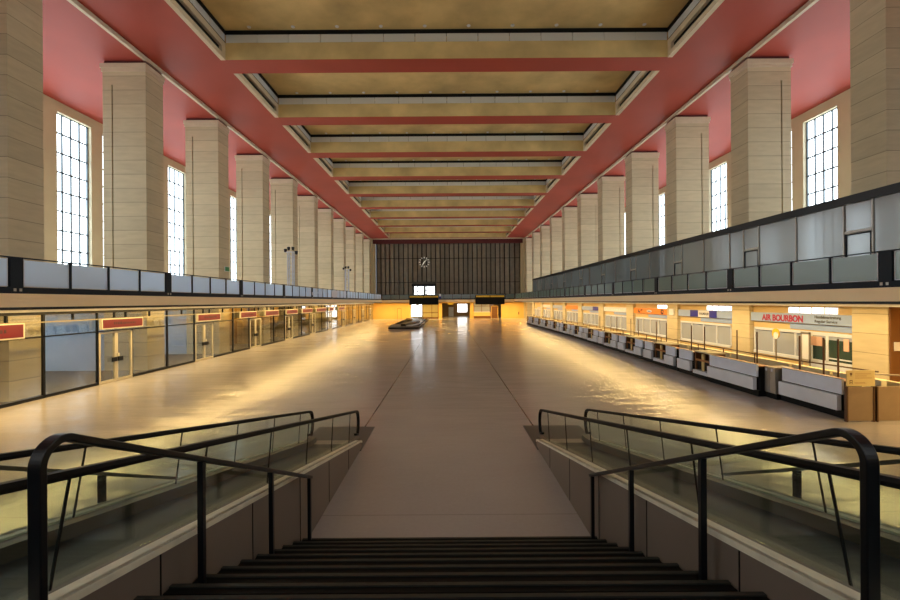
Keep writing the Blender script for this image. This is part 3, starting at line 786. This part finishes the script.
m = MB().box(XO-.17, XO-.09, ya, yb, 2.0, 2.14).box(XO-.17, XO-.09, ya, yb, 0, .95)
for px in (827, 811): m.box(XO-.17, XO-.09, yof(px, XO-.1)-.06, yof(px, XO-.1)+.06, .9, 2.0)
m.box(XO-.18, XO-.09, ya, yof(827, XO-.1), 1.05, 1.1); m.build('frame', M['white'], t)
box('upper_glass', M['blind'], t, XO-.14, XO-.1, ya, yb, 1.85, 2.0)
box('salmon_reflection', M['salmon'], t, XO-.18, XO-.15, yof(822, XO-.1), yof(811, XO-.1), 1.55, 1.95)  # salmon rectangles stand for reflections in the glass
box('salmon_reflection', M['salmon'], t, XO-.18, XO-.15, yof(849, XO-.1), yof(844, XO-.1), 1.45, 1.95)
t = thing('desk_lamp', (13.6, 17.8, 0), 'yellow and white oval sign on a slim pole before the nearest office', 'pole sign')
px = XO-.6; yc = yof(774.5, px)
MB().prism([(yc+.22*math.cos(q*math.pi/8), 1.95+.24*math.sin(q*math.pi/8)) for q in range(16)], px-.03, px+.03, 'x').build('yellow_disc', M['yellow'], t)
MB().prism([(yc-.05+.15*math.cos(q*math.pi/8), 1.86+.17*math.sin(q*math.pi/8)) for q in range(16)], px-.05, px-.03, 'x').build('white_disc', M['signwhite'], t)
MB().box(px-.02, px+.02, yc-.03, yc+.03, 0, 1.75).box(px-.15, px+.15, yc-.15, yc+.15, 0, .03).build('pole', M['steel'], t)
t['label'] = 'yellow and white round sign on a slim pole before the nearest office'; t.name = 'pole_sign'; WORLD['pole_sign'] = Vector(t.location)
t = thing('wall_box', (XC, 31, 2.5), 'small white box on the column face between the blue and orange signs', 'wall box')
box('cover', M['signwhite'], t, XC-.08, XC, 30.6, 31.2, 2.5, 2.95)
t = thing('column_front_shade', (17.3, colY[0]-.06, 0), 'tall dark sheet painted for shade on the front of the nearest right column', 'board')
box('board', M['brown_tex'], t, XC+.04, XC+1.15, colY[0]-.06, colY[0]-.005, 0, 3.40)  # dark sheet stands for the shade on the column front
t = thing('wall_tag', (17.4, colY[0]-.06, 2), 'small white notice on the front of the nearest right column', 'notice')
box('sheet', M['signwhite'], t, 16.25, 16.75, colY[0]-.09, colY[0]-.065, 1.68, 2.0)

# ------------------------------------------------------------------ check-in counters
cpts = [(12.9, 11.9), (16.2, 11.42), (17.3, 11.35), (22, 11.45), (29, 11.75), (42.6, 12.15), (70, 12.2)]
def cx_at(y):
    if y <= cpts[0][0]: return cpts[0][1]
    for (a, xa), (b, xb) in zip(cpts[:-1], cpts[1:]):
        if y <= b: return xa+(xb-xa)*(y-a)/(b-a)
    return cpts[-1][1]
def counter(y0, y1, label, group, big=False):
    X = cx_at((y0+y1)/2)+.02
    t = thing('check_in_counter', (X+.4, (y0+y1)/2, 0), label, 'check-in counter', group)
    g0 = .05 if y1-y0 > 2 else .16
    box('plinth', M['rubber'], t, X+.08, X+.8, y0, y1, 0, .22)
    box('body', M['rubber'], t, X+.16, X+.6, y0+.0, y1, .22, 1.1)
    bbox('lower_front', M['greypanel'], t, (X-.02, X+.12, y0+g0+.1, y1-.03, .22, .68), .008)
    bbox('upper_front', M['bluepanel'], t, (X+.04, X+.12, y0+g0, y1-.12, .72, 1.18), .008)
    box('counter_top', M['orange_wood'], t, X+.12, X+.5, y0, y1, 1.1, 1.13)
    box('front_edge', M['steel'], t, X+.0, X+.06, y0+g0, y1-.12, 1.18, 1.2)
    box('rear_shelf', M['notice'], t, X+.6, X+.85, y0+.1, y1-.1, .9, .94)
    return t
def weigh(y0, y1, label):
    X = cx_at((y0+y1)/2)+.02
    t = thing('baggage_scale', (X+.4, (y0+y1)/2, 0), label, 'baggage scale', 'baggage scales between the counters')
    box('plinth', M['rubber'], t, X+.08, X+.8, y0, y1, 0, .2)
    box('base_tray', M['greypanel'], t, X-.02, X+.8, y0+.02, y1-.02, .2, .36)
    m = MB().box(X+.1, X+.8, y0, y0+.06, .36, 1.18).box(X+.1, X+.8, y1-.06, y1, .36, 1.18).box(X+.72, X+.8, y0, y1, .36, 1.18)
    m.build('cabinet', M['brown_tex'], t)
    yc = (y0+y1)/2
    box('shelf_top', M['cream'], t, X+.05, X+.8, y0, y1, 1.18, 1.24)
    box('dark_flap', M['rubber'], t, X+.16, X+.2, y0+.08, yc-.1, .38, .78); box('dark_flap', M['rubber'], t, X+.16, X+.2, yc+.1, y1-.08, .38, .78)
    box('centre_post', M['notice'], t, X+.12, X+.2, yc-.08, yc+.08, .36, 1.1)
    box('cross_bar', M['orange_wood'], t, X+.1, X+.18, y0+.06, y1-.06, .78, .86)
    return t
G1 = 'long check-in counters at the near end'; G2 = 'small check-in counters in pairs'
counter(12.85, 15.33, 'long two-tier blue-grey check-in counter nearest the camera', G1)
t = thing('steel_cabinet', (11.9, 15.65, 0), 'brushed steel two-door cabinet between the two long check-in counters', 'cabinet')
X = cx_at(15.2)+.1
box('body', M['steel'], t, X+.03, X+.7, 15.36, 15.88, .2, 1.14); box('plinth', M['rubber'], t, X+.05, X+.7, 15.36, 15.88, 0, .2)
for a in (15.37, 15.63):
    d = box('door', M['steel'], t, X, X+.03, a, a+.24, .22, 1.12); MB().box(X-.02, X, a+.12, a+.18, .98, 1.08).build('latch', M['white'], d)
counter(15.9, 18.93, 'long two-tier blue-grey check-in counter, second from the camera', G1)
weigh(18.97, 20.1, 'open baggage scale bay beside the second long counter')
counter(20.15, 21.55, 'small two-tier check-in counter just beyond the nearest scale bay', G2)
n = 0; y = 23.2
nm = ['beyond the first small counter', 'third along', 'fourth along', 'fifth along', 'sixth along', 'seventh along', 'eighth along', 'ninth along', 'tenth along', 'eleventh along', 'twelfth along', 'thirteenth along']
seq = [(21.7, 22.95, 'c'), (23.0, 24.25, 's')]
yy = 24.35
while yy < 67:
    seq += [(yy, yy+1.3, 'c'), (yy+1.45, yy+2.75, 'c'), (yy+2.85, yy+4.2, 's')]; yy += 4.3
ci = 1; si = 1
for a, b, kd in seq:
    if kd == 'c':
        ci += 1; counter(a, b, 'small two-tier check-in counter, number %s from the near end of the row' % ORD[ci-1] if ci <= 20 else 'farthest small check-in counter, %s beyond the twentieth' % ORD[ci-21], G2)
    else:
        si += 1; weigh(a, b, 'open baggage scale bay, %s from the near end of the row' % ORD[si-1])
# rails and slim posts behind the counters
t = thing('bronze_rail', (12.9, 40, 0), 'long low bronze tube rail running behind the check-in counters', 'rail')
m = MB(); pr = [(.025*math.cos(q*math.pi/4), .025*math.sin(q*math.pi/4)) for q in range(8)]
m.sweep([(cx_at(y)+1.1, y, 1.38) for y in [13, 15, 17, 20, 24, 29, 36, 42.6, 50, 68]], pr)
m.build('tube', M['bronze'], t)
ps = []
for px in (645.0, 652, 663, 689, 700.5): pass
for y in [13.4+2.05*i for i in range(27)]:
    MB().tube((cx_at(y)+1.1, y, 0), (cx_at(y)+1.1, y, 1.38), .025, 6).build('post', M['bronze'], t)
lab_n = 0
for px, z0 in ((836.5, 1.2), (822, 1.2), (798, 1.2), (755.5, 1.2), (735.5, 1.2), (703, 1.2), (690, 1.2), (665, 1.2), (655, 1.2), (637, 1.2), (629.5, 1.2), (615.5, 1.2), (609.5, 1.2), (598.5, 1.2)):
    Xp = 12.75; y = Xp*430/(px-447); Xp = cx_at(y)+1.045; y = Xp*430/(px-447)
    lab_n += 1
    t = thing('display_post', (Xp, y, 0), 'slim bronze post standing behind the counters, %s from the right' % ORD[lab_n-1], 'post', 'bronze posts behind the counters')
    bbox('stem', M['bronze'], t, (Xp-.018, Xp+.018, y-.025, y+.025, 0, 2.28), .004)
    box('foot', M['bronze'], t, Xp-.05, Xp+.05, y-.05, y+.05, 0, .04)
# conveyor behind
t = thing('conveyor', (13.7, 40, 0), 'cream edged baggage conveyor behind the check-in counters', 'conveyor')
box('belt', M['rubber'], t, 13.75, 14.35, 13.5, 68, .55, .62); 
m = MB()
y = 13.5
while y < 67:
    m.box(13.58, 13.75, y, y+1.7, .5, 1.02); m.box(14.35, 14.5, y, y+1.7, .5, .9); y += 1.82
m.build('side_guard', M['cream'], t); box('frame', M['steel'], t, 13.7, 14.4, 13.5, 68, .02, .55)
# barrier boards at the near end
Yb = 12.55
for i, (a, b, lb) in enumerate(((11.6, 12.42, 'brown freestanding board under the yellowed notice, left of the pair'), (12.48, 13.6, 'brown freestanding board at the right picture edge'))):
    t = thing('barrier_board', ((a+b)/2, Yb, 0), lb, 'barrier', 'brown barrier boards')
    bbox('panel', M['tan_board'], t, (a+.02, b-.02, Yb, Yb+.05, .03, 1.02), .006)
    m = MB().box(a, a+.04, Yb-.02, Yb+.07, 0, 1.03).box(b-.04, b, Yb-.02, Yb+.07, 0, 1.03)
    m.build('edge_post', M['bronze'], t)
t = thing('notice_board', (12, Yb, 1.03), 'yellowed notice board with pictograms and text lines on the near barrier board', 'notice')
bbox('board', M['notice'], t, (11.62, 12.44, Yb, Yb+.04, 1.04, 1.5), .005)
m = MB()
for z, a, b in ((1.40, 11.86, 12.32), (1.34, 11.86, 12.2), (1.28, 11.86, 12.35), (1.14, 11.84, 12.15)): m.box(a, b, Yb-.004, Yb, z-.006, z+.006)
m.box(11.86, 12.2, Yb-.004, Yb, 1.125, 1.13)
m.build('text_lines', M['orange_wood'], t)
m = MB().prism([(11.74+.035*math.cos(q*math.pi/6), 1.40+.035*math.sin(q*math.pi/6)) for q in range(12)], Yb-.004, Yb, 'y').box(11.73, 11.75, Yb-.004, Yb, 1.33, 1.37)
m.build('pictogram', M['brown_tex'], t)
m = MB()
m.box(11.7, 11.78, Yb-.004, Yb, 1.2, 1.22).box(11.7, 11.715, Yb-.004, Yb, 1.1, 1.2).box(11.765, 11.78, Yb-.004, Yb, 1.1, 1.2).box(11.7, 11.78, Yb-.004, Yb, 1.14, 1.155)
m.build('pictogram', M['brown_tex'], t)
t = thing('barrier_rail', (13, Yb+.1, 1.3), 'short pale tube rail running right from the notice board', 'rail')
MB().tube((12.46, Yb+.12, 1.38), (14.4, Yb+.12, 1.26), .025).build('tube', M['steel'], t)
MB().tube((12.5, Yb+.12, 0), (12.5, Yb+.12, 1.42), .02).tube((14.3, Yb+.12, 0), (14.3, Yb+.12, 1.27), .02).build('post', M['bronze'], t)

# ------------------------------------------------------------------ baggage carousel
t = thing('baggage_carousel', (-6, 70, 0), 'low black baggage carousel with curved belt left of the centre line', 'baggage carousel')
xa, xb, ya, yb = -7.9, -3.95, 56.5, 84
bbox('plinth', M['rubber'], t, (xa, xb, ya, yb, 0, .22), .04)
m = MB().box(xa-.05, xb+.05, ya-.05, ya+.25, .22, .34).box(xa-.05, xa+.2, ya, yb, .22, .34).box(xb-.2, xb+.05, ya, yb, .22, .34)
m.build('kerb', M['rubber'], t)
box('front_trim', M['steel'], t, xa, xb, ya-.07, ya-.05, .24, .32); box('side_trim', M['steel'], t, xb+.05, xb+.07, ya, yb, .24, .32)
m = MB()
path = []
for i in range(25):
    u = i/24; path.append((-6.4+1.3*math.sin(u*math.pi*1.3), 59+u*22, .5+.18*math.sin(u*math.pi)))
m.sweep(path, [(-.55, -.2), (.55, -.2), (.5, .02), (-.5, .02)])
m.build('curved_belt', M['black'], t)
m = MB(); m.sweep([(p[0]+1.0, p[1], .32) for p in path], [(-.4, -.1), (.4, -.1), (.4, .02), (-.4, .02)])
m.build('white_chute', M['signwhite'], t)
box('end_panel', M['steel'], t, -7.6, -6.4, 57, 58, .22, .55)

# ------------------------------------------------------------------ stairs
SX = .02; RW = 2.15; r_, t_ = .16, .37; YS = 6.26
st = thing('staircase', (SX, 4, 0), 'wide black rubber staircase descending into the hall between the walkways', 'staircase')
for k in range(1, 14):
    y1 = YS-(k-1)*t_; y0 = y1 - t_ if k < 13 else YB+.03
    m = MB().box(-RW+.01, RW-.01, y0-.02, y1, 0 if k == 1 else r_*(k-1)-.02, r_*k-.012) if k < 13 else MB().box(-RW+.01, RW-.01, y0, y1, 0, r_*k-.012)
    s_ = m.build('step' if k < 13 else 'landing', M['step'], st)
    n_ = MB().box(-RW+.01, RW-.01, y1-.025, y1+.012, r_*k-.03, r_*k).build('nosing', M['nosing'], s_)
    if k < 13:
        g_ = MB()
        for q in range(4): g_.box(-RW+.01, RW-.01, y1-.1-q*.06, y1-.08-q*.06, r_*k-.013, r_*k-.006)
        g_.build('tread_ribs', M['rubber'], s_)
# handrails on the stairs
def hand_rail(s, label):
    X = SX+s*2.05
    t = thing('stair_handrail', (X, 4, 0), label, 'handrail', 'black stair handrails')
    sl = .462; zt = lambda y: 1.055+(YS-y)*sl
    R = .12; yN = 2.118; phi = math.atan(sl)
    path = [(X, yN, 1.9)]
    aE = math.pi/2-phi; zc = zt(yN+R+R*math.cos(aE))-R*math.sin(aE)
    for i in range(0, 17):
        a = math.pi+(aE-math.pi)*i/16
        path.append((X, yN+R+R*math.cos(a), zc+R*math.sin(a)))
    last = path[-1]
    path.append((X, YS+.03, last[2]-(YS+.03-last[1])*sl))
    w2, h2 = .033, .021
    path[0] = (X, yN, 1.925)
    m = MB().sweep(path, [(-w2, -h2), (w2, -h2), (w2, h2), (-w2, h2)])
    o_ = m.build('rail', M['black'], t)
    bv = o_.modifiers.new('bevel', 'BEVEL'); bv.width = .006; bv.segments = 2; bv.limit_method = 'ANGLE'; bv.angle_limit = math.radians(50)
    for y, k in ((YS-.03, 1), (4.9, 4), (3.52, 8)):
        z1 = last[2]-(y-last[1])*sl
        bbox('post', M['black'], t, (X-.024, X+.024, y-.024, y+.024, r_*k, z1-.005), .004)
hand_rail(-1, 'black flat-bar handrail with a rounded top corner on the left of the stairs')
hand_rail(1, 'black flat-bar handrail with a rounded top corner on the right of the stairs')

# ------------------------------------------------------------------ moving walkways
def walkway(s, label):
    t = thing('moving_walkway', (s*2.9, 6, 0), label, 'moving walkway', 'inclined moving walkways')
    sl = .214; YE = 10.6
    zs = lambda y: .2+(YE-y)*sl
    yT = -1.5; yT2 = YB+.02
    # inner wall beside the stairs
    for xi, xo, nm in ((2.155, 2.2, 'side_wall'), (3.62, 3.68, 'side_wall')):
        pts = [(yT2, 0), (YE, 0), (YE, zs(YE)), (yT, zs(yT)), (yT2, zs(yT))]
        MB().prism(pts, s*xi, s*xo).build(nm, M['cladding'], t)
    for y in (9.2, 7.7, 6.2, 4.7, 3.2, 1.7): box('panel_joint', M['rubber'], t, s*2.15, s*2.156, y-.006, y+.006, 0.02, zs(y)-.05)
    for xi, xo in ((2.15, 2.29), (3.55, 3.69)):
        pts = [(yT2, zs(yT)), (yT, zs(yT)), (YE-.1, zs(YE-.1)), (YE+.05, zs(YE)-.04), (YE+.05, zs(YE)-.09), (YE-.1, zs(YE-.1)-.05), (yT, zs(yT)-.05), (yT2, zs(yT)-.05)]
        MB().prism(pts, s*xi, s*xo).build('deck_strip', M['stringer'], t)
    for xi, xo in ((2.29, 2.46), (3.40, 3.55)):
        pts = [(yT2, zs(yT)-.02), (yT, zs(yT)-.02), (YE, zs(YE)-.02), (YE+.4, .16), (YE+.4, 0), (YE, 0), (yT, zs(yT)-.3), (yT2, zs(yT)-.3)]
        MB().prism(pts, s*xi, s*xo).build('inner_skirt', M['skirt'], t)
    pts = [(yT2, zs(yT)-.13), (yT, zs(yT)-.13), (YE-.2, .07), (YE+.3, .02), (YE+.3, 0), (YE-.2, 0), (yT, zs(yT)-.4), (yT2, zs(yT)-.4)]
    MB().prism(pts, s*2.46, s*3.40).build('belt', M['belt'], t)
    box('landing_plate', M['plate'], t, s*2.13, s*3.72, YE-.22, 12.35, 0, .018)
    box('comb_plate', M['steel'], t, s*2.46, s*3.40, YE+.2, YE+.5, .018, .03)
    # balustrades
    for X in (2.33, 3.50):
        zh = lambda y: .80+(11.05-y)*.209
        yE = 10.95; Rn = .30
        rail = [(s*X, yT2, zh(yT)), (s*X, yT, zh(yT))]
        zc = zh(yE)-Rn
        rail.append((s*X, yE-.15, zh(yE-.15)))
        for i in range(9):
            a = math.radians(80-i*150/8); rail.append((s*X, yE-.1+.22*math.cos(a)*.9, zc+Rn*math.sin(a)))
        rail.append((s*X, yE-.25, .3))
        pr = [(-.034, -.026), (.034, -.026), (.038, .0), (.03, .026), (-.03, .026), (-.038, 0)]
        MB().sweep(rail, pr).build('handrail', M['rubber'], t)
        cuts = [yT2, -3, -.5, 1.0, 2.5, 4.0, 5.5, 7.0, 8.5, 10.0, 11.0]
        for a, b in zip(cuts[:-1], cuts[1:]):
            lean = -.14
            def zb(y): return zs(max(y, yT))
            q = [(a+.012, zb(a)), (b-.012, zb(b)), (b-.012-lean, zh(max(b-lean, yT))-.02), (a+.012-lean, zh(max(a-lean, yT))-.02)]
            if b == 11.0: q = [(a+.012, zb(a)), (yE-.2, .25), (yE+.03, .45), (yE+.05, .62), (yE-.1, zh(yE)-.03), (a+.012-lean, zh(a-lean)-.02)]
            if a == yT2: q = [(a, zb(a)), (b-.012, zb(b)), (b-.012-lean, zh(max(b-lean, yT))-.02), (a, zh(yT)-.02)]
            MB().prism(q, s*(X-.006), s*(X+.006)).build('glass_panel', M['walkglass'], t)
            if 0 < b < 11:
                MB().prism([(b-.006, zb(b)), (b+.006, zb(b)), (b+.006-lean, zh(b-lean)-.02), (b-.006-lean, zh(b-lean)-.02)], s*(X-.007), s*(X+.007)).build('glass_joint', M['rubber'], t)
walkway(-1, 'glass sided moving walkway sloping down on the left of the stairs')
walkway(1, 'glass sided moving walkway sloping down on the right of the stairs')
# outer stairs and their rails
for s, side in ((-1, 'left'), (1, 'right')):
    t = thing('side_staircase', (s*4.7, 2, 0), 'narrow black staircase outside the %s walkway' % side, 'staircase')
    pts = [(YB+.03, 0)]
    yy = 5.5
    pts.append((yy, 0))
    for k in range(1, 13):
        pts.append((yy, .164*k)); yy -= .37; pts.append((yy, .164*k))
    pts.append((YB+.03, .164*12))
    MB().prism(pts, s*3.72, s*5.6).build('steps', M['step'], t)
    X = s*3.92
    r = thing('outer_handrail', (X, 4, 0), 'grey flat handrail beyond the %s walkway' % side, 'handrail', 'outer stair handrails')
    zr = lambda y: 1.05+(6.25-y)*.45
    m = MB().sweep([(X, .8, zr(.8)), (X, 6.15, zr(6.15))], [(-.03, -.018), (.03, -.018), (.03, .018), (-.03, .018)]).build('rail', M['skirt'], r)
    for y in (4.85, 2.6): bbox('post', M['black'], r, (X-.03, X+.03, y-.03, y+.03, .1+(5.5-y)*.44, zr(y)-.01), .004)
